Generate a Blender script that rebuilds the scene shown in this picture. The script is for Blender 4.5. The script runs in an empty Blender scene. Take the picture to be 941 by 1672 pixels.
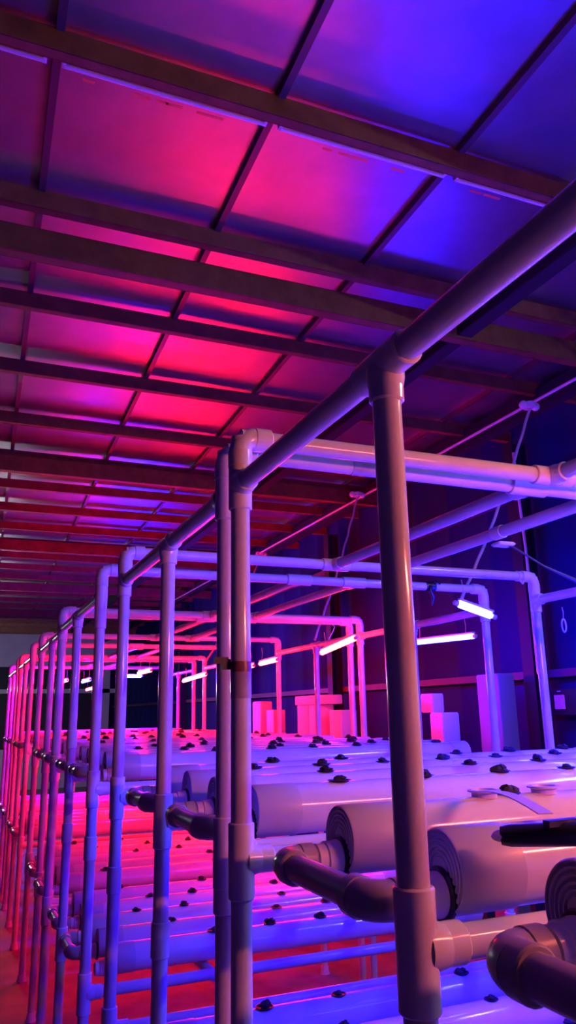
import bpy, math, random
from mathutils import Vector, Matrix
random.seed(7)
SC = bpy.context.scene
COL = SC.collection
U = 0.55            # metres per layout unit
EYE = 1.80          # eye height of the photographer, metres

def M(x, y, z):     # layout units (eye at origin, z up, y along the rows) -> metres
    return Vector((x * U, y * U, z * U + EYE))

# ------------------------------------------------------------------ materials
MAT = {}
def material(name, col, rough=.5, metal=0., spec=.5, noise=None, bump=0., nscale=8., coat=0.):
    m = bpy.data.materials.new(name); m.use_nodes = True
    nt = m.node_tree; b = nt.nodes['Principled BSDF']
    b.inputs['Base Color'].default_value = (*col, 1)
    b.inputs['Roughness'].default_value = rough
    b.inputs['Metallic'].default_value = metal
    b.inputs['Specular IOR Level'].default_value = spec
    b.inputs['Coat Weight'].default_value = coat
    if noise or bump:
        tc = nt.nodes.new('ShaderNodeTexCoord')
        n = nt.nodes.new('ShaderNodeTexNoise'); n.inputs['Scale'].default_value = nscale
        n.inputs['Detail'].default_value = 6; n.inputs['Roughness'].default_value = .62
        nt.links.new(tc.outputs['Object'], n.inputs['Vector'])
        if noise:
            r = nt.nodes.new('ShaderNodeValToRGB')
            r.color_ramp.elements[0].position = .32; r.color_ramp.elements[1].position = .68
            r.color_ramp.elements[0].color = (*noise, 1); r.color_ramp.elements[1].color = (*col, 1)
            nt.links.new(n.outputs['Fac'], r.inputs['Fac'])
            nt.links.new(r.outputs['Color'], b.inputs['Base Color'])
        if bump:
            bp = nt.nodes.new('ShaderNodeBump'); bp.inputs['Strength'].default_value = bump
            bp.inputs['Distance'].default_value = .01
            nt.links.new(n.outputs['Fac'], bp.inputs['Height'])
            nt.links.new(bp.outputs['Normal'], b.inputs['Normal'])
    MAT[name] = m
    return m
def emitter(name, col, strength):
    m = bpy.data.materials.new(name); m.use_nodes = True
    nt = m.node_tree; nt.nodes.remove(nt.nodes['Principled BSDF'])
    e = nt.nodes.new('ShaderNodeEmission')
    e.inputs['Color'].default_value = (*col, 1); e.inputs['Strength'].default_value = strength
    nt.links.new(e.outputs[0], nt.nodes['Material Output'].inputs['Surface'])
    MAT[name] = m
    return m

LAMP = 420.
material('pvc', (.68, .67, .68), .13, noise=(.56, .55, .56), nscale=6)
material('pvc_fitting', (.72, .71, .71), .14)
material('grow_pvc', (.72, .71, .71), .12, noise=(.62, .60, .60), nscale=5)
material('end_cap', (.50, .49, .51), .38)
material('link_pvc_shaded', (.40, .38, .40), .28)  # frame PVC with the shade of its unlit side put into the colour
material('net_pot', (.012, .012, .013), .45)
material('sponge', (.03, .026, .022), .95, bump=.6, nscale=60)
material('rim_white', (.62, .62, .64), .35)
material('steel_brown', (.20, .11, .04), .55, spec=.2, noise=(.12, .06, .022), nscale=9)
material('steel_dark', (.022, .02, .03), .6, spec=.15)
material('girt', (.06, .045, .08), .6, spec=.2)
material('roof_rod', (.10, .06, .07), .45, metal=.4)
material('roof_sheet', (.46, .45, .47), .33, metal=.86, noise=(.36, .35, .37), bump=.03, nscale=3.5)
material('white_batten', (.75, .75, .78), .35)
material('concrete', (.22, .20, .19), .75, noise=(.13, .12, .115), bump=.2, nscale=4)
material('wall_metal', (.012, .018, .11), .7, spec=.06, noise=(.009, .013, .085), nscale=2)
material('wall_grey', (.42, .40, .42), .8, noise=(.36, .34, .36), nscale=3)
material('opening_dark', (.006, .006, .008), .7)
material('board_grey', (.22, .20, .21), .7)
material('foam_white', (.72, .70, .70), .7)
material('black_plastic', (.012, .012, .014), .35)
material('cord_white', (.62, .58, .60), .6)
material('tape_brown', (.30, .12, .07), .3, noise=(.16, .05, .03), nscale=40)
material('tape_clear', (.44, .40, .42), .12, noise=(.36, .30, .33), nscale=40, coat=.5)
material('stain', (.30, .12, .10), .6)
material('paper', (.75, .55, .48), .7, noise=(.45, .28, .25), nscale=60)
material('rust_redlit', (.85, .16, .08), .5)
material('rim_lilac', (.65, .55, .72), .3)
TUBE = {'red': (1., .0035, .010), 'blue': (.0035, .0045, 1.), 'pink': (1., .17, .12), 'white': (1., .84, .74), 'day': (.9, .85, 1.)}
def tube_mat(kind, power):
    n = f'tube_{kind}_{power:g}'
    if n not in MAT: emitter(n, [max(c, 1.5 / (LAMP * power)) for c in TUBE[kind]], LAMP * power)
    return n

# ------------------------------------------------------------------ mesh builder
class MB:
    def __init__(s): s.v = []; s.f = []; s.sm = []
    def add(s, vs, fs, smooth=True):
        o = len(s.v); s.v += [tuple(v) for v in vs]
        s.f += [tuple(i + o for i in f) for f in fs]; s.sm += [smooth] * len(fs); return s
    def box(s, c, d, rot=None):
        c = Vector(c); vs = []
        for k in range(8):
            q = Vector(((k & 1) - .5, ((k >> 1) & 1) - .5, ((k >> 2) & 1) - .5)) * 1.
            q = Vector((q.x * d[0], q.y * d[1], q.z * d[2]))
            if rot: q = rot @ q
            vs.append(c + q)
        return s.add(vs, [(0, 2, 3, 1), (4, 5, 7, 6), (0, 1, 5, 4), (2, 6, 7, 3), (0, 4, 6, 2), (1, 3, 7, 5)], False)
    def rbox(s, c, d, r=.01, n=3):          # box with rounded vertical edges and softened top
        c = Vector(c); ring = []
        for qx, qy, a0 in ((1, 1, 0), (-1, 1, 90), (-1, -1, 180), (1, -1, 270)):
            for k in range(n + 1):
                a = math.radians(a0 + 90 * k / n)
                ring.append((qx * (d[0] / 2 - r) + r * math.cos(a), qy * (d[1] / 2 - r) + r * math.sin(a)))
        N = len(ring); vs = []; lev = [(-.5, 1), (.5, 1)]
        zs = [(-d[2] / 2, 1. - 2 * r / max(d[0], d[1]) * .6), (-d[2] / 2 + r, 1), (d[2] / 2 - r, 1), (d[2] / 2, 1. - 2 * r / max(d[0], d[1]) * .6)]
        for z, k in zs: vs += [c + Vector((x * k, y * k, z)) for x, y in ring]
        fs = []
        for l in range(3):
            for i in range(N):
                j = (i + 1) % N; fs.append((l * N + i, l * N + j, l * N + N + j, l * N + N + i))
        s.add(vs, fs, True)
        return s.add([vs[i] for i in range(N)] + [vs[3 * N + i] for i in range(N)], [tuple(range(N))[::-1], tuple(range(N, 2 * N))], False)
    def lathe(s, p, axis, prof, seg=20, smooth=True):   # prof: (distance along axis, radius)
        p = Vector(p); a = Vector(axis).normalized()
        u = a.orthogonal().normalized(); w = a.cross(u)
        vs = []; fs = []
        for t, r in prof:
            for k in range(seg):
                th = 2 * math.pi * k / seg
                vs.append(p + a * t + (u * math.cos(th) + w * math.sin(th)) * r)
        for i in range(len(prof) - 1):
            for k in range(seg):
                k2 = (k + 1) % seg
                fs.append((i * seg + k, i * seg + k2, (i + 1) * seg + k2, (i + 1) * seg + k))
        return s.add(vs, fs, smooth)
    def tube(s, p0, p1, r, seg=20, caps=True):
        p0 = Vector(p0); p1 = Vector(p1); L = (p1 - p0).length
        s.lathe(p0, p1 - p0, [(0, r), (L, r)], seg)
        if caps: s.disc(p0, p0 - p1, r, seg); s.disc(p1, p1 - p0, r, seg)
        return s
    def disc(s, p, axis, r, seg=20):
        p = Vector(p); a = Vector(axis).normalized(); u = a.orthogonal().normalized(); w = a.cross(u)
        vs = [p + (u * math.cos(2 * math.pi * k / seg) + w * math.sin(2 * math.pi * k / seg)) * r for k in range(seg)]
        return s.add(vs, [tuple(range(seg))], False)
    def sleeve(s, p0, p1, r0, r, seg=22):    # fitting socket: bell with open lip around a pipe r0
        p0 = Vector(p0); p1 = Vector(p1); L = (p1 - p0).length; e = .0025
        return s.lathe(p0, p1 - p0, [(.0, r0 * .98), (0, r - e), (e, r), (L - e, r), (L, r - e), (L, r0 * .98)], seg)
    def sweep(s, pts, r, seg=12, caps=True):
        pts = [Vector(p) for p in pts]; n = len(pts); vs = []; fs = []
        rr = r if isinstance(r, (list, tuple)) else [r] * n
        t0 = (pts[1] - pts[0]).normalized(); u = t0.orthogonal().normalized()
        for i, p in enumerate(pts):
            t = (pts[min(i + 1, n - 1)] - pts[max(i - 1, 0)]).normalized()
            u = (u - t * u.dot(t)).normalized(); w = t.cross(u)
            for k in range(seg):
                th = 2 * math.pi * k / seg
                vs.append(p + (u * math.cos(th) + w * math.sin(th)) * rr[i])
        for i in range(n - 1):
            for k in range(seg):
                k2 = (k + 1) % seg
                fs.append((i * seg + k, i * seg + k2, (i + 1) * seg + k2, (i + 1) * seg + k))
        if caps:
            fs.append(tuple(range(seg))[::-1]); fs.append(tuple(range((n - 1) * seg, n * seg)))
        return s.add(vs, fs, True)
    def ball(s, c, r, seg=12, rings=8, sq=(1, 1, 1), jit=0):
        c = Vector(c); vs = []; fs = []
        for i in range(rings + 1):
            ph = math.pi * i / rings
            for k in range(seg):
                th = 2 * math.pi * k / seg; q = 1 + (random.uniform(-jit, jit) if jit else 0)
                vs.append(c + Vector((math.sin(ph) * math.cos(th) * r * sq[0] * q, math.sin(ph) * math.sin(th) * r * sq[1] * q, math.cos(ph) * r * sq[2] * q)))
        for i in range(rings):
            for k in range(seg):
                k2 = (k + 1) % seg
                fs.append((i * seg + k, (i + 1) * seg + k, (i + 1) * seg + k2, i * seg + k2))
        return s.add(vs, fs, True)
    def build(s, name, mat, parent=None, **props):
        me = bpy.data.meshes.new(name); me.from_pydata(s.v, [], s.f)
        me.materials.append(MAT[mat]); me.validate(); me.update(); 
        if len(me.polygons) == len(s.sm): me.polygons.foreach_set('use_smooth', s.sm); me.set_sharp_from_angle(angle=math.radians(38))
        o = bpy.data.objects.new(name, me); COL.objects.link(o)
        if parent:
            o.parent = parent; o.matrix_parent_inverse = parent_inv(parent)
        for k, v in props.items(): o[k] = v
        return o
def parent_inv(p):
    m = Matrix.Translation(p.location)
    q = p.parent
    while q: m = Matrix.Translation(q.location) @ m if False else m; q = q.parent
    return m.inverted()
def thing(name, loc, label, cat, group=None):
    o = bpy.data.objects.new(name, None); o.location = loc; o.empty_display_size = .1
    COL.objects.link(o); o['label'] = label; o['category'] = cat
    if group: o['group'] = group
    return o
def tag(o, label, cat, group=None, kind=None):
    o['label'] = label; o['category'] = cat
    if group: o['group'] = group
    if kind: o['kind'] = kind
    return o
def struct(o): o['kind'] = 'structure'; return o

# ------------------------------------------------------------------ pipe racks
RP = .0215          # frame pipe radius, m
RF = .0268          # fitting radius
XL, XR = 1.0, 4.62
ZR, ZE = .918, 1.125           # side rail, cross pipe
TIERS = (-.524, -1.87)
FLOOR = -3.27

def elbow(parent, c, d1, d2, R=.034, L=.040):
    """90 degree elbow at corner c with sockets running off along d1 and d2"""
    b = MB(); c = Vector(c); d1 = Vector(d1); d2 = Vector(d2); pts = []
    for k in range(9):
        a = math.pi / 2 * k / 8
        pts.append(c + (d1 + d2) * R - d2 * (R * math.sin(a)) - d1 * (R * math.cos(a)) if False else c + d1 * R * (1 - math.sin(a)) + d2 * R * (1 - math.cos(a)))
    b.sweep(pts, RF * .985, 22, False)
    b.sleeve(c + d1 * (R - .002), c + d1 * (R + L), RP, RF + .0012)
    b.sleeve(c + d2 * (R - .002), c + d2 * (R + L), RP, RF + .0012)
    return b.build('elbow_fitting', 'pvc_fitting', parent)
def tee(parent, c, run, branch, half=.064, leg=.062, name='tee_fitting'):
    b = MB(); c = Vector(c); run = Vector(run).normalized(); branch = Vector(branch).normalized()
    b.sleeve(c - run * half, c + run * half, RP, RF)
    b.sleeve(c + branch * .004, c + branch * leg, RP, RF * .985)
    # moulded web between run and branch
    b.lathe(c + branch * .008, branch, [(0, RF * 1.1), (.018, RF * 1.08), (.03, RF * .99)], 22)
    return b.build(name, 'pvc_fitting', parent)
def coupling(parent, c, half=.045):
    c = Vector(c); return MB().sleeve(c - Vector((0, 0, half)), c + Vector((0, 0, half)), RP, RF * .96).build('coupling', 'pvc_fitting', parent)

X3, Y3, Z3 = Vector((1, 0, 0)), Vector((0, 1, 0)), Vector((0, 0, 1))
def rack(y0, ym, y1, label, xl=XL, xr=XR, dz=0., cups=()):
    t = thing('pipe_rack', M((xl + xr) / 2, (y0 + y1) / 2, FLOOR), label, 'pipe rack', 'white pipe racks in a row')
    zr, ze = ZR + dz, ZE + dz
    for side, x in ((1, xl), (-1, xr)):
        for y in (y0, ym, y1):
            top = ze if y != ym else zr
            MB().tube(M(x, y, FLOOR), M(x, y, top), RP, 24).build('post', 'pvc', t)
            MB().lathe(M(x, y, FLOOR), Z3, [(0, 0), (0, RF * 1.25), (.004, RF * 1.25), (.03, RF), (.05, RF), (.05, RP)], 20).build('foot_cap', 'pvc_fitting', t)
            for zt in TIERS:
                tee(t, M(x, y, zt), Z3, X3 * side, .072, .066)
        ends = (y0, y1)
        MB().tube(M(x, y0, zr), M(x, y1, zr), RP, 24).build('side_rail', 'pvc', t)
        tee(t, M(x, ym, zr), Y3, -Z3, .066, .062)
        for y, d in ((y0, 1), (y1, -1)):
            tee(t, M(x, y, zr), Z3, Y3 * d, .060, .052)
            elbow(t, M(x, y, ze), -Z3, X3 * side)
    for y, d in ((y0, 1), (y1, -1)):
        MB().tube(M(xl, y, ze), M(xr, y, ze), RP, 24).build('cross_pipe', 'pvc', t)
        for x in (2.66, 3.2):
            tee(t, M(x, y, ze), X3, Y3 * d, .064, .058)
    for x in (2.66, 3.2):
        MB().tube(M(x, y0, ze), M(x, y1, ze), RP, 24).build('inner_rail', 'pvc', t)
    for zt in TIERS:
        for y in (y0, ym, y1):
            MB().tube(M(xl, y, zt), M(xr, y, zt), RP, 20).build('crossbar', 'pvc', t)
        for x in (1.9, 3.9):
            MB().tube(M(x, y0, zt - .015), M(x, y1, zt - .015), RP, 16).build('bearer', 'pvc', t)
    for x, y, z in cups: coupling(t, M(x, y, z))
    return t

R1 = rack(.45, 1.67, 2.88, 'white plastic pipe rack nearest the camera, its long top rail running overhead')
R2 = rack(3.07, 4.10, 5.37, 'white pipe rack second in the row, lit mostly blue, behind the nearest rack',
          cups=((XL, 3.07, -.66), (XL, 4.10, -1.07), (XL, 5.37, -1.02)))
R3 = rack(6.10, 7.42, 8.685, 'white pipe rack third in the row, with a gap before it and blue tube lamps', xl=.955,
          cups=((.955, 6.1, -.93), (.955, 6.1, .74), (.955, 7.42, -.99), (.955, 7.42, -.2)))
R4 = rack(8.97, 10.03, 11.47, 'white pipe rack fourth in the row, lit red by its hanging tube',
          cups=((XL, 10.03, -1.9), (XL, 11.47, -1.3)))
R5 = rack(13.0, 14.35, 15.6, 'white pipe rack fifth in the row, glowing pink and red')
R6 = rack(16.4, 17.7, 19.0, 'white pipe rack at the far end of the row, its posts lit violet')
RACKS = [R1, R2, R3, R4, R5, R6]
ORD = ['first', 'second', 'third', 'fourth', 'fifth', 'sixth', 'seventh', 'eighth']

# tape and stains that stay on the pipes of the frames
b = MB(); b.lathe(M(XL, 2.88, .155), Z3, [(0, RP + .0004), (0, RP + .0016), (.022, RP + .0018), (.022, RP + .0004)], 24)
b.build('tape_band', 'tape_brown', R1, label='brown tape band around the post')
b = MB(); b.lathe(M(XL, 2.88, .055), Z3, [(0, RP + .0004), (0, RP + .0012), (.056, RP + .0012), (.056, RP + .0004)], 24)
b.build('tape_band', 'tape_clear', R1, label='clear tape band around the post')
b = MB(); b.box(M(XL - .055, 2.9, .185), (.018, .012, .022)); b.box(M(XL - .075, 2.9, .20), (.03, .010, .014))
b.build('hook', 'black_plastic', R1, label='black plastic hook taped to the post')
b = MB(); b.lathe(M(1.62, 3.07, ZE), X3, [(0, RP + .0004), (0, RP + .0014), (.085, RP + .0014), (.085, RP + .0004)], 24)
b.build('tape_band', 'tape_clear', R2, label='clear tape band around the cross pipe')
b = MB(); b.ball(M(XL + .022, 1.655 - .0, .62), .008, 10, 6, (.6, .5, 1.6)); b.build('stain', 'stain', R1, label='rusty brown stain on the post')

# ------------------------------------------------------------------ growing pipes
RG = .0550
TOPZ = {0: -.396, 1: -1.742}
XC0, XC1 = 1.15, 4.44
def grow_pipe(y, tier, rack_i, n, ordn, x0=XC0, x1=XC1, dz=0.):
    z = TOPZ[tier] + dz
    tn = ('upper', 'lower')[tier]
    lab = f"white growing pipe, {ordn} from the near end on the {tn} tier of the {ORD[rack_i]} rack"
    t = thing('growing_pipe', M(x0, y, z), lab, 'growing pipe', 'white growing pipes laid across the racks')
    MB().tube(M(x0 + .02, y, z), M(x1 - .02, y, z), RG, 40).build('tube', 'grow_pvc', t)
    for x, s in ((x0, 1), (x1, -1)):
        b = MB(); ax = X3 * s; r = RG + .0022
        prof = [(.105, RG * .99), (.105, r), (.003, r), (0, r - .002)]
        q = r - .003
        for k in range(5):                      # concentric ridges of the cap face
            prof += [(0, q), (.0035, q - .0012), (.0035, q - .0042), (0, q - .0054)]; q -= .0075
        prof += [(0, q), (0, .0)]
        b.lathe(M(x, y, z), ax, prof, 40)
        ec = b.build('end_cap', 'end_cap', t)
        if s > 0: left_cap = ec
    c = M(x0, y, z - .052)
    MB().lathe(c + X3 * .003, -X3, [(0, 0), (0, .036), (.005, .0365), (.008, .034), (.008, 0)], 28).build('gap_shade', 'black_plastic', left_cap)  # black ring drawn for the shade in the recess around the stub
    b = MB(); b.lathe(c + X3 * .004, -X3, [(0, .030), (.016, .030), (.018, .0285), (.034, .0285), (.036, .0255), (.051, .0255), (.052, RP), (.054, RP)], 24)
    b.build('outlet_stub', 'pvc_fitting', left_cap, label='short pale outlet stub low on the cap')
    return t, z
LX = .955
def drain_link(ya, yb, tier, where, x=LX, mat='link_pvc_shaded'):
    z = TOPZ[tier] - .052 / U * U
    za = (TOPZ[tier] * U + EYE) - .0286
    t = thing('drain_link', M(x, (ya + yb) / 2, TOPZ[tier]), where, 'drain pipe', 'short drain pipes joining the growing pipe ends')
    A = M(x, ya, TOPZ[tier] - .052); B = M(x, yb, TOPZ[tier] - .052)
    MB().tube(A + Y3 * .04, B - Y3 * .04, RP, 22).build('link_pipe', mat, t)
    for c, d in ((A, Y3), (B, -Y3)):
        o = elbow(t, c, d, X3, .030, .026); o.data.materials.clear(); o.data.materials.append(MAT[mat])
    return t

POTS = 0
pot_src = None
def pot(p, label, k):
    """black net pot in a hole of the pipe: rim, cup and a torn sponge"""
    global pot_src, POTS
    if pot_src is None:
        pot_src = []
        for v in range(4):
            b = MB(); b.lathe((0, 0, -.02), Z3, [(.0175, .0), (.0175, .018), (.0205, .0185), (.0208, .0215), (.0225, .0215), (.023, .0185), (.020, .0175), (.018, 0)], 16)
            m1 = b.build('net_pot', 'net_pot'); 
            c = MB()
            for q in range(4 + v):
                a = random.uniform(0, 6.28); r = random.uniform(.002, .011)
                c.ball((r * math.cos(a), r * math.sin(a), random.uniform(.002, .009)), random.uniform(.006, .011), 8, 5, (1.2, 1, random.uniform(.5, 1.1)), .25)
            m2 = c.build('sponge_plug', 'sponge')
            pot_src.append((m1.data, m2.data))
            bpy.data.objects.remove(m1); bpy.data.objects.remove(m2)
    m1, m2 = pot_src[k % 4]
    o = bpy.data.objects.new('net_pot', m1); o.location = p; o.rotation_euler.z = random.uniform(0, 6.28)
    q = random.uniform(1.1, 1.42); o.scale = (q, q, q * random.uniform(.6, .85))
    COL.objects.link(o); tag(o, label, 'net pot', 'black net pots set in the growing pipes')
    s = bpy.data.objects.new('sponge_plug', m2); COL.objects.link(s); s.parent = o
    POTS += 1
    return o

YS = {0: [.75, 1.30, 1.79, 2.36], 1: [3.19, 3.72, 4.20, 4.66], 2: [6.34, 6.80, 7.26, 7.74, 8.24],
      3: [9.22, 9.74, 10.28, 10.80, 11.28], 4: [13.25, 13.75, 14.22, 14.7, 15.2], 5: [16.7, 17.3, 17.9, 18.5]}
NM = {0: 'front', 1: 'second', 2: 'third', 3: 'fourth', 4: 'fifth', 5: 'sixth'}
for ri, ys in YS.items():
    for tier in (0, 1):
        if ri == 0 and tier == 1: continue
        for i, y in enumerate(ys):
            grow_pipe(y, tier, ri, i, ORD[i])
            if ri >= 5 or (ri == 4 and tier == 1): continue
            step = .44 if ri < 3 else .62
            x = XC0 + .42 + (.22 if i % 2 else 0) + random.uniform(-.05, .05); k = 0
            while x < XC1 - .25 and k < 8:
                if not (ri == 0 and i < 3) or k % 3 == 2:
                    pot(M(x, y, TOPZ[tier]) + Vector((0, 0, RG + .001)),
                        f"black net pot {ORD[k]} from the left in {ORD[i]} pipe, {('upper','lower')[tier]} tier, {NM[ri]} rack", random.randrange(4))
                x += step * random.uniform(.88, 1.12); k += 1
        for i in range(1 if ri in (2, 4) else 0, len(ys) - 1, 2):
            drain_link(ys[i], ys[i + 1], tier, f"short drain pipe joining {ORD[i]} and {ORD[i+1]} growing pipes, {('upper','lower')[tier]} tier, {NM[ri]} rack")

# ------------------------------------------------------------------ building shell
def floor():
    b = MB(); b.add([M(-6, -6, FLOOR), M(8, -6, FLOOR), M(8, 41, FLOOR), M(-6, 41, FLOOR)], [(0, 1, 2, 3)], False)
    struct(b.build('floor', 'concrete'))
floor()
ZC = 4.0
def ceiling():
    b = MB(); nx, ny = 1, 1
    b.add([M(-7, -6, ZC), M(8, -6, ZC), M(8, 41, ZC), M(-7, 41, ZC)], [(0, 3, 2, 1)], False)
    b.add([M(-7, -6, ZC + .1), M(8, -6, ZC + .1), M(8, 41, ZC + .1), M(-7, 41, ZC + .1)], [(0, 1, 2, 3)], False)
    struct(b.build('ceiling', 'roof_sheet'))
ceiling()
tr = 0
def trim(bm, mat):
    global tr; tr += 1
    return struct(bm.build(f'trim_{tr}', mat))
# roof bars running away from the camera
for k in range(-3, 5):
    x = .225 + 1.42 * k
    b = MB(); p0 = M(x + .0236 * (-6 - 3.95), -6, ZC - .03); p1 = M(x + .0236 * (41 - 3.95), 41, ZC - .03)
    d = (p1 - p0); ang = math.atan2(-d.x, d.y)
    b.box((p0 + p1) / 2, (.028, d.length, .034), Matrix.Rotation(ang, 3, 'Z'))
    trim(b, 'roof_rod')
# purlins across, main beams below them
PUR = [(-3.0, 0), (-1.4, 0), (.7, 0), (2.25, 0)]
ZP = 3.8
ratios = [1.02, 1.425, 1.84, 2.245, 2.68, 3.10]
y = ratios[-1] * ZP
for r in ratios: PUR.append((r * ZP, 0))
while y < 37: y += 1.56; PUR.append((y, 0))
for y, _ in PUR:
    b = MB(); w, h = .042, .085
    c = M(.5, y, ZP); L = 15 * U
    b.box(c + Vector((0, .0, h / 2)), (L, .006, h))                       # web
    b.box(c + Vector((0, w / 2, .003)), (L, w, .006)); b.box(c + Vector((0, w / 2, h - .003)), (L, w, .006))
    b.box(c + Vector((0, w, .010)), (L, .004, .02))
    trim(b, 'steel_brown')
MAIN = []
for k in range(-1, 7):
    y = 5.75 + k * 5.95
    MAIN.append(y)
    b = MB(); c = M(.5, y, 3.6); L = 15 * U; h = .13; w = .062
    b.box(c + Vector((0, 0, h / 2)), (L, .007, h)); b.box(c + Vector((0, w / 2, .004)), (L, w, .008)); b.box(c + Vector((0, w / 2, h - .004)), (L, w, .008))
    b.box(c + Vector((0, w, .012)), (L, .005, .024))
    trim(b, 'steel_brown')
# dark channel beams running between the main beams
for x in (4.38, 6.45):
    for k in range(len(MAIN) - 1):
        y0, y1 = MAIN[k] + .13, MAIN[k + 1] - .02
        b = MB(); p = M(x, (y0 + y1) / 2, 3.62); L = (y1 - y0) * U
        b.box(p + Vector((-.045, 0, .07)), (.008, L, .14)); b.box(p + Vector((0, 0, .004)), (.09, L, .008)); b.box(p + Vector((0, 0, .136)), (.09, L, .008))
        trim(b, 'steel_dark')
# slim white battens along the near purlin, one between each pair of roof bars
for k in range(-1, 4):
    xa = .225 + 1.42 * k + .04; xb = xa + 1.42 - .11
    t = thing('batten_tube', M((xa + xb) / 2, 3.99, 3.80), f"thin white unlit batten under the near roof beam, {['first','second','third','fourth','fifth'][k+1]} bay from the aisle", 'batten', 'thin white battens under the near roof beam')
    MB().tube(M(xa, 4.01, 3.83), M(xb, 4.01, 3.83), .0085, 10).build('tube', 'white_batten', t)
    for xx in (xa, xb):
        MB().box(M(xx, 4.0, 3.845), (.012, .03, .022)).build('clip', 'white_batten', t)
# rust patches on the near purlin, red light put into their colour
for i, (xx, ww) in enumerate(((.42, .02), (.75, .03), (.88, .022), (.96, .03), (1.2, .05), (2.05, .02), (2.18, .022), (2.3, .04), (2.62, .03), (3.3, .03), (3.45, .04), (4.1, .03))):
    bb = MB(); bb.box(M(xx, 4.0 - .05, ZP) + Vector((0, .05, -.0008)), (ww * 2, .012, .0016)); trim(bb, 'rust_redlit')

def wall_right():
    b = MB(); x = 7.2; ys = []; y = -6
    prof = []
    while y < 41:
        prof += [(y, 0), (y + .86, 0), (y + .90, .022), (y + .98, .022)]; y += 1.02
    vs = []; fs = []
    for yy, o in prof: vs += [M(x - o, yy, FLOOR), M(x - o, yy, ZC)]
    for i in range(len(prof) - 1): fs.append((2 * i, 2 * i + 1, 2 * i + 3, 2 * i + 2))
    b.add(vs, fs, False)
    struct(b.build('wall_right', 'wall_metal'))
wall_right()
for zz, hh in ((.42, .10), (2.9, .1)):
    b = MB(); b.box(M(7.05, 17, zz), (.05, 46 * U, .055)); trim(b, 'girt')
for y in (2.2, 8.15, 14.1, 20.0, 26):
    b = MB(); p = M(6.9, y, (FLOOR + 3.6) / 2); h = (3.6 - FLOOR) * U
    b.box(p, (.12, .008, h)); b.box(p + Vector((-.06, 0, 0)), (.008, .12, h)); b.box(p + Vector((.06, 0, 0)), (.008, .12, h))
    trim(b, 'steel_dark')
def wall_far():
    b = MB(); Y = 39.6
    def pan(x0, x1, z0, z1, t=.1): b.box((M(x0, Y, z0) + M(x1, Y, z1)) / 2, ((x1 - x0) * U, t, (z1 - z0) * U))
    pan(-7, 7.4, 2.35, ZC); pan(-7, 7.4, 1.1, 1.3); pan(-7, 7.4, -1.7, -1.45, .16); pan(-7, 7.4, FLOOR, -1.7)
    for x in (-6.6, -2.2, 2.2, 6.6): pan(x - .2, x + .2, -1.5, 2.4)
    struct(b.build('wall_far', 'wall_grey'))
    b = MB(); b.box(M(.2, 40.3, .4), (14.6 * U, .03, 4.2 * U)); struct(b.build('window_1', 'opening_dark'))
wall_far()
b = MB(); b.add([M(-6.5, -6, FLOOR), M(-6.5, 41, FLOOR), M(-6.5, 41, ZC), M(-6.5, -6, ZC)], [(0, 1, 2, 3)], False); struct(b.build('wall_left', 'wall_metal'))
b = MB(); b.add([M(-7, -6, FLOOR), M(8, -6, FLOOR), M(8, -6, ZC), M(-7, -6, ZC)], [(3, 2, 1, 0)], False); struct(b.build('wall_back', 'wall_metal'))

# ------------------------------------------------------------------ lamps
def lamp(p0, p1, kind, power, label):
    p0 = Vector(p0); p1 = Vector(p1); d = (p1 - p0).normalized()
    t = thing('tube_lamp', (p0 + p1) / 2, label, 'tube lamp', 'coloured tube lamps hung over the pipes')
    r = .0175
    b = MB(); L = (p1 - p0).length
    b.lathe(p0, d, [(0, 0), (.002, r * .7), (.008, r), (L - .008, r), (L - .002, r * .7), (L, 0)], 16); b.build('tube', tube_mat(kind, power), t, label='glowing tube')
    for p, s in ((p0, -1), (p1, 1)):
        b = MB(); b.lathe(p + d * s * .001, d * s, [(0, 0), (0, .0125), (.022, .0125), (.026, .008), (.030, 0)], 14); b.build('end_socket', 'white_batten', t)
    up = (Z3 - d * Z3.dot(d)).normalized()
    w = d.cross(up)
    rot = Matrix((w, d, up)).transposed()
    b = MB(); b.box((p0 + p1) / 2 + up * .024, (.022, L, .010), rot); hs = b.build('housing', 'white_batten', t)
    b = MB()
    for f in (.12, .88):
        q = p0.lerp(p1, f) + up * .03; b.sweep([q, q + Vector((.004, 0, .05)), q + Vector((0, .004, .10))], .0022, 6)
    b.build('hanger_wire', 'cord_white', hs)
    return t
lamp(M(5.6, 7.64, .838), M(5.6, 9.0, .878), 'blue', .8, 'long glowing blue tube lamp hanging right beside the nearest post')
lamp(M(4.05, 5.72, .912), M(4.40, 5.71, .812), 'blue', 1.0, 'short tilted blue tube lamp below the corner of the cross pipe')
lamp(M(4.2, 8.02, .824), M(4.2, 8.96, .725), 'red', .26, 'long glowing red tube lamp over the fourth rack, nearest of the red ones')
lamp(M(4.2, 10.5, .743), M(4.2, 11.19, .727), 'red', .6, 'shorter red tube lamp seen between the taped post and the rear posts')
lamp(M(4.2, 11.5, .72), M(4.2, 12.5, .70), 'red', 1.2, 'red tube lamp mostly hidden behind the taped post')
lamp(M(4.2, 14.1, .718), M(4.2, 15.7, .66), 'red', 1.6, 'red tube lamp in front of the far boxes, left of the taped post')
lamp(M(3.0, 13.4, .75), M(3.0, 14.4, .75), 'red', 1.6, 'red tube lamp behind the two blue-lit posts')
lamp(M(2.5, 17.0, .75), M(2.5, 18.1, .75), 'blue', 1.1, 'blue tube lamp over the last rack')
lamp(M(2.2, 18.4, .8), M(2.2, 19.4, .8), 'red', 1, 'far red tube lamp over the last rack')
lamp(M(3.55, 19.6, .95), M(4.15, 19.6, .95), 'blue', 8, 'small far blue lamp beyond the last rack')
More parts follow.
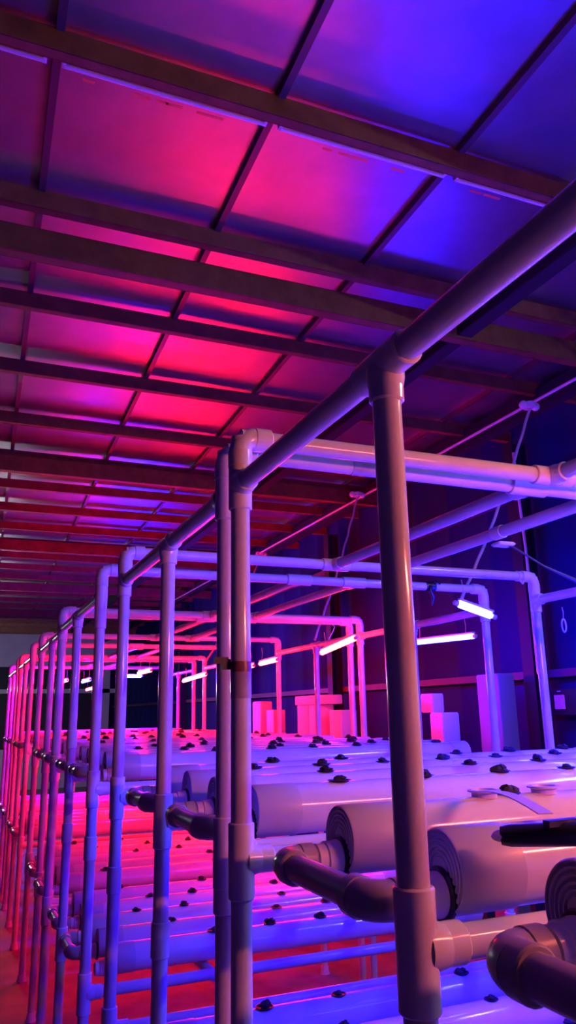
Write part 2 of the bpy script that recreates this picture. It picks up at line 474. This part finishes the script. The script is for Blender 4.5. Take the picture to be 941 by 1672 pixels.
lamp(M(3.4, 22.5, .75), M(3.4, 23.7, .75), 'red', 1, 'small far red lamp beyond the last rack')
# over the near racks, beyond the right edge of the picture
lamp(M(2.2, .45, .66), M(3.4, .45, .66), 'pink', .6, 'pink tube lamp over the nearest rack')
lamp(M(3.6, 2.6, .62), M(3.6, 3.4, .62), 'blue', 1.2, 'blue tube lamp over the nearest rack')
lamp(M(4.1, 3.25, .62), M(4.1, 4.2, .62), 'blue', 2.8, 'blue tube lamp over the second rack')
# under the upper tier
lamp(M(2.6, 3.45, -.80), M(3.6, 3.45, -.80), 'blue', .6, 'blue tube lamp under the upper tier of the second rack')
lamp(M(2.75, 7.85, -.80), M(3.8, 7.85, -.80), 'red', .27, 'red tube lamp under the upper tier of the third rack')
lamp(M(2.75, 10.5, -.80), M(3.8, 10.5, -.80), 'red', .42, 'red tube lamp under the upper tier of the fourth rack')
lamp(M(2.75, 14.0, -.80), M(3.8, 14.0, -.80), 'red', .7, 'red tube lamp under the upper tier of the fifth rack')
# plain ceiling tubes behind the camera and down the aisle
def ceiling_tube(p0, p1, kind, power, label):
    t = thing('ceiling_lamp', (Vector(p0) + Vector(p1)) / 2, label, 'ceiling lamp')
    MB().tube(p0, p1, .016, 14).build('tube', tube_mat(kind, power), t)
    d = (Vector(p1) - Vector(p0)); c = (Vector(p0) + Vector(p1)) / 2
    MB().box(c + Z3 * .03, (max(abs(d.x), .05), max(abs(d.y), .05), .03)).build('housing', 'white_batten', t)
ceiling_tube(M(6.5, .2, 3.3), M(6.5, 2.0, 3.3), 'white', .45, 'plain white ceiling tube behind the camera')
ceiling_tube(M(-1.5, 31, 1.0), M(.8, 31, 1.0), 'day', .8, 'plain white tube at the far end of the aisle')

# ------------------------------------------------------------------ conduit with hanging cords
ct = thing('ceiling_conduit', M(6.1, 12, 3.55), 'thin white conduit with round junction boxes running under the roof', 'conduit')
MB().tube(M(6.06, -2, 3.55), M(6.06, 24, 3.55), .011, 12).build('conduit_pipe', 'pvc', ct)
for i, (xr_, yr_, ex, ey, ez) in enumerate(((6.06, 6.8, 4.5, 6.35, 1.0), (5.9, 10.98, 4.4, 9.6, .95), (6.1, 16.1, 4.3, 14.6, .9), (6.06, 2.6, 4.3, 2.4, .95))):
    b = MB(); b.lathe(M(xr_, yr_, 3.50), Z3, [(0, 0), (0, .045), (.035, .045), (.038, .040), (.038, 0)], 18)
    b.ball(M(xr_ - .09, yr_, 3.53), .030, 10, 6); b.ball(M(xr_ + .09, yr_, 3.53), .030, 10, 6)
    b.build('junction_box', 'pvc_fitting', ct)
    p0 = M(xr_, yr_, 3.49); p1 = M(ex, ey, ez); pts = []
    N = 40
    for q in range(N + 1):
        f = q / N; p = p0.lerp(p1, f); p.z -= .06 * math.sin(math.pi * f)
        a = f * 44; p += Vector((math.cos(a), math.sin(a), 0)) * .003 * (1 if i else .6); pts.append(p)
    b = MB(); b.sweep(pts, .0095, 8)
    tag(b.build('power_cord', 'cord_white'), ['twisted white cord hanging from the nearest visible junction box', 'twisted white cord hanging just left of the nearest post',
        'white cord hanging from the farthest junction box', 'white cord hanging over the nearest rack'][i], 'power cord', 'twisted cords hanging from the conduit')

# ------------------------------------------------------------------ things along the right wall
bench = thing('storage_bench', M(6.1, 11, FLOOR), 'dark low bench along the right wall carrying white boxes', 'bench')
MB().box(M(5.72, 11.4, -.60), (.46, 8.4 * U, .04)).build('bench_top', 'steel_dark', bench)
for yy in (7.5, 11.4, 15.3):
    for xx in (5.4, 6.04):
        MB().box((M(xx, yy, FLOOR) + M(xx, yy, -.62)) / 2, (.05, .05, (-.62 - FLOOR) * U)).build('leg', 'steel_dark', bench)
def fbox(x0, x1, y0, y1, z0, z1, label, g=None):
    b = MB(); c = (M(x0, y0, z0) + M(x1, y1, z1)) / 2
    b.rbox(c, ((x1 - x0) * U, (y1 - y0) * U, (z1 - z0) * U), .012)
    o = b.build('foam_box', 'foam_white')
    lid = MB(); lid.box(c + Vector((-(x1 - x0) * U / 2 - .0015, 0, (z1 - z0) * U * .22)), (.003, (y1 - y0) * U * .6, (z1 - z0) * U * .2)); lid.build('label_panel', 'foam_white', o) if False else None
    tag(o, label, 'foam box', 'white boxes on the bench by the right wall')
ZB = -.56
fbox(5.6, 5.86, 8.43, 8.72, ZB, -.04, 'upright white box just right of the nearest post, lower of two')
fbox(5.62, 5.80, 8.66, 8.95, -.04, .20, 'small white box on top of the upright box beside the nearest post')
fbox(5.6, 5.85, 12.55, 13.05, ZB, .12, 'upright white box at the left of the red-lit stack')
fbox(5.58, 5.85, 12.05, 12.5, ZB, .11, 'upright white box in the middle of the red-lit stack')
fbox(5.56, 5.9, 11.80, 13.05, .12, .27, 'long white box lying across the red-lit stack')
fbox(5.6, 5.9, 11.30, 11.72, ZB, .02, 'shorter white box at the right of the red-lit stack')
fbox(5.6, 5.85, 14.2, 14.6, ZB, .05, 'white box behind the taped post')
fbox(5.6, 5.85, 14.9, 15.4, ZB, .22, 'white box beside the far red lamp')
b = MB(); b.rbox((M(6.3, 8.17, FLOOR) + M(6.56, 8.62, .43)) / 2, (.26 * U, .46 * U, (.43 - FLOOR) * U), .01)
tag(b.build('foam_board', 'board_grey'), 'tall slim pale panel standing behind the two rear blue posts', 'board')
cb = thing('control_box', M(6.95, 7.75, .05), 'dark control box with a small pale label on the right wall', 'control box')
MB().box(M(7.0, 7.75, .06), (.10, .34, .17)).build('housing', 'black_plastic', cb)
MB().box(M(6.90, 7.76, .06), (.004, .10, .095)).build('label_plate', 'paper', cb, label='pale printed label')
MB().box(M(6.90, 7.76, .19), (.006, .03, .006)).build('indicator', 'white_batten', cb)

# ------------------------------------------------------------------ small things near the front
b = MB(); p = M(1.20, 1.66, -.300); e = M(1.52, 1.36, -.275); d = (e - p).normalized()
k = thing('black_clip', p, 'black plastic clip with a pale rounded tip lying across two front growing pipes', 'clip')
b.lathe(p + d * .022, d, [(0, .0), (0, .0115), (.012, .014), (.10, .0155), (.15, .015), (.155, 0)], 14); b.box(p + d * .10 + Vector((0, 0, .014)), (.05, .012, .008)); b.build('body', 'black_plastic', k)
MB().ball(p + d * .022, .0095, 12, 8, (1.5, 1.2, .8)).build('tip', 'rim_lilac', k, label='pale rounded tip')
b = MB(); a0 = M(1.62, 2.26, -.268); a1 = M(1.46, 1.74, -.272); sd = Vector((.011, -.003, 0)); N = 8; vs = []
for q in range(N + 1):
    c = a0.lerp(a1, q / N) + Vector((0, 0, .012 * math.sin(math.pi * q / N)))
    vs += [c - sd, c + sd, c + sd - Vector((0, 0, .002)), c - sd - Vector((0, 0, .002))]
fs = [(0, 1, 2, 3), (4 * N + 3, 4 * N + 2, 4 * N + 1, 4 * N)]
for q in range(N):
    for w in range(4): fs.append((4 * q + w, 4 * q + 4 + w, 4 * q + 4 + (w + 1) % 4, 4 * q + (w + 1) % 4))
b.add(vs, fs, True)
tag(b.build('plastic_strip', 'rim_lilac'), 'thin lilac plastic strip bridging two front growing pipes', 'strip')
for xx, lab in ((1.72, 'pale empty cup collar on a front growing pipe, touching the lilac strip'), (1.98, 'pale empty cup collar on a front growing pipe, right of the lilac strip')):
    b = MB(); b.lathe(M(xx, 2.36, TOPZ[0]) + Vector((0, 0, RG - .004)), Z3, [(0, .024), (.010, .025), (.012, .032), (.015, .032), (.016, .024), (.004, .021), (.004, 0)], 24)
    tag(b.build('cup_collar', 'rim_lilac'), lab, 'cup collar', 'pale cup collars on the front pipes')

# strap, ring and cables on the racks and wall
b = MB(); c0 = M(3.96, 6.1, ZE)
b.lathe(c0, X3, [(0, RP + .0006), (0, RP + .005), (.03, RP + .007), (.055, RP + .005), (.055, RP + .0006)], 16)
b.sweep([c0 + Vector((.02, -.026, 0)), c0 + Vector((.012, -.03, -.03)), c0 + Vector((.03, -.026, -.06)), c0 + Vector((.02, -.02, -.10))], [.010, .008, .009, .004], 8)
b.sweep([c0 + Vector((.04, 0, .024)), c0 + Vector((.06, -.02, .03)), c0 + Vector((.075, -.03, .01))], .005, 8)
b.build('strap', 'black_plastic', R3, label='black strap knotted round the cross pipe')
def ring(c, rx, rz, r, name, mat, label, cat):
    pts = [Vector(c) + Vector((rx * math.cos(a), 0, rz * math.sin(a))) for a in [2 * math.pi * k / 20 for k in range(21)]]
    b = MB(); b.sweep(pts, r, 8, False); b.sweep([Vector(c) + Vector((0, 0, rz)), Vector(c) + Vector((.004, 0, rz + .03)), Vector(c) + Vector((0, 0, rz + .055))], .002, 6)
    return tag(b.build(name, mat), label, cat)
ring(M(4.62, 5.05, .66), .012, .030, .004, 'hanging_ring', 'pvc', 'small oval ring hanging under the side rail at the right edge', 'ring')
b = MB(); b.lathe(M(4.44, 5.37, ZE), X3, [(0, RP + .0006), (0, RP + .004), (.012, RP + .004), (.012, RP + .0006)], 18)
b.sweep([M(4.46, 5.37, ZE) + Vector((0, -.01, -.024)), M(4.46, 5.37, ZE) + Vector((.012, -.012, -.038)), M(4.46, 5.37, ZE) + Vector((.024, -.01, -.024))], .004, 8)
b.build('pipe_clip', 'pvc_fitting', R2, label='ring clip round the cross pipe')
pts = [M(6.55, 7.75, 3.3), M(6.57, 7.75, 2.6), M(6.6, 7.75, 2.0), M(6.6, 7.75, 1.2), M(6.6, 7.75, .4)]
tag(MB().sweep(pts, .010, 8).build('wall_cable', 'cord_white'), 'thin pale cable running down beside the dark steel column', 'cable')
pts = [M(3.2, 4.02, ZE - .055), M(3.32, 4.0, ZE - .10), M(3.5, 3.95, ZE - .22), M(3.75, 3.9, ZE - .33), M(4.05, 3.8, ZE - .40), M(4.4, 3.7, ZE - .42)]
b = MB(); b.sweep(pts, [.003, .004, .004, .010, .011, .010], 8)
tag(b.build('lamp_cable', 'black_plastic'), 'black cable with a thick sleeve hanging from the inner rail at right', 'cable')
b = MB(); b.rbox(M(3.24, 4.02, ZE - .075), (.075, .055, .012), .008); b.lathe(M(3.2, 3.96, ZE), Y3, [(0, RP + .0005), (0, RP + .003), (.05, RP + .003), (.05, RP + .0005)], 16)
tag(b.build('rail_bracket', 'foam_white'), 'pale bracket plate clamped under the inner rail near the black cable', 'bracket')
for y0 in (9.6,):
    b = MB(); c = M(4.62, y0, ZR)
    b.sweep([c + Vector((-.03, 0, -.06)), c + Vector((-.02, 0, -.02)), c + Vector((0, -.01, .035)), c + Vector((.03, -.02, .09)), c + Vector((.04, -.02, .12)), c + Vector((.03, 0, .14))], .005, 8)
    b.build('wire_tie', 'cord_white', R4, label='thin wire looped over the side rail')

# ------------------------------------------------------------------ camera
q = (1.2465024, math.radians(14.69319), math.radians(22.84030), math.radians(-1.09996))
f = Vector((math.sin(q[2]) * math.cos(q[1]), math.cos(q[2]) * math.cos(q[1]), math.sin(q[1])))
r = Vector((math.cos(q[2]), -math.sin(q[2]), 0)); u = r.cross(f)
r2 = r * math.cos(q[3]) + u * math.sin(q[3]); u2 = u * math.cos(q[3]) - r * math.sin(q[3])
cam = bpy.data.cameras.new('camera'); co = bpy.data.objects.new('camera', cam); COL.objects.link(co)
co.matrix_world = Matrix(((r2.x, u2.x, -f.x, 0), (r2.y, u2.y, -f.y, 0), (r2.z, u2.z, -f.z, EYE), (0, 0, 0, 1)))
cam.sensor_fit = 'VERTICAL'; cam.sensor_height = 36; cam.lens = 36 * 1246.5 / 1672
cam.clip_start = .02; cam.clip_end = 200
SC.camera = co

w = bpy.data.worlds.new('World'); SC.world = w; w.use_nodes = True
bg = w.node_tree.nodes['Background']; bg.inputs[0].default_value = (.5, .35, .6, 1); bg.inputs[1].default_value = .004
SC.view_settings.view_transform = 'Standard'; SC.view_settings.look = 'None'
SC.view_settings.gamma = 1; SC.view_settings.exposure = .15; SC.view_settings.use_curve_mapping = False
SC.cycles.use_denoising = True
SC.cycles.max_bounces = 8
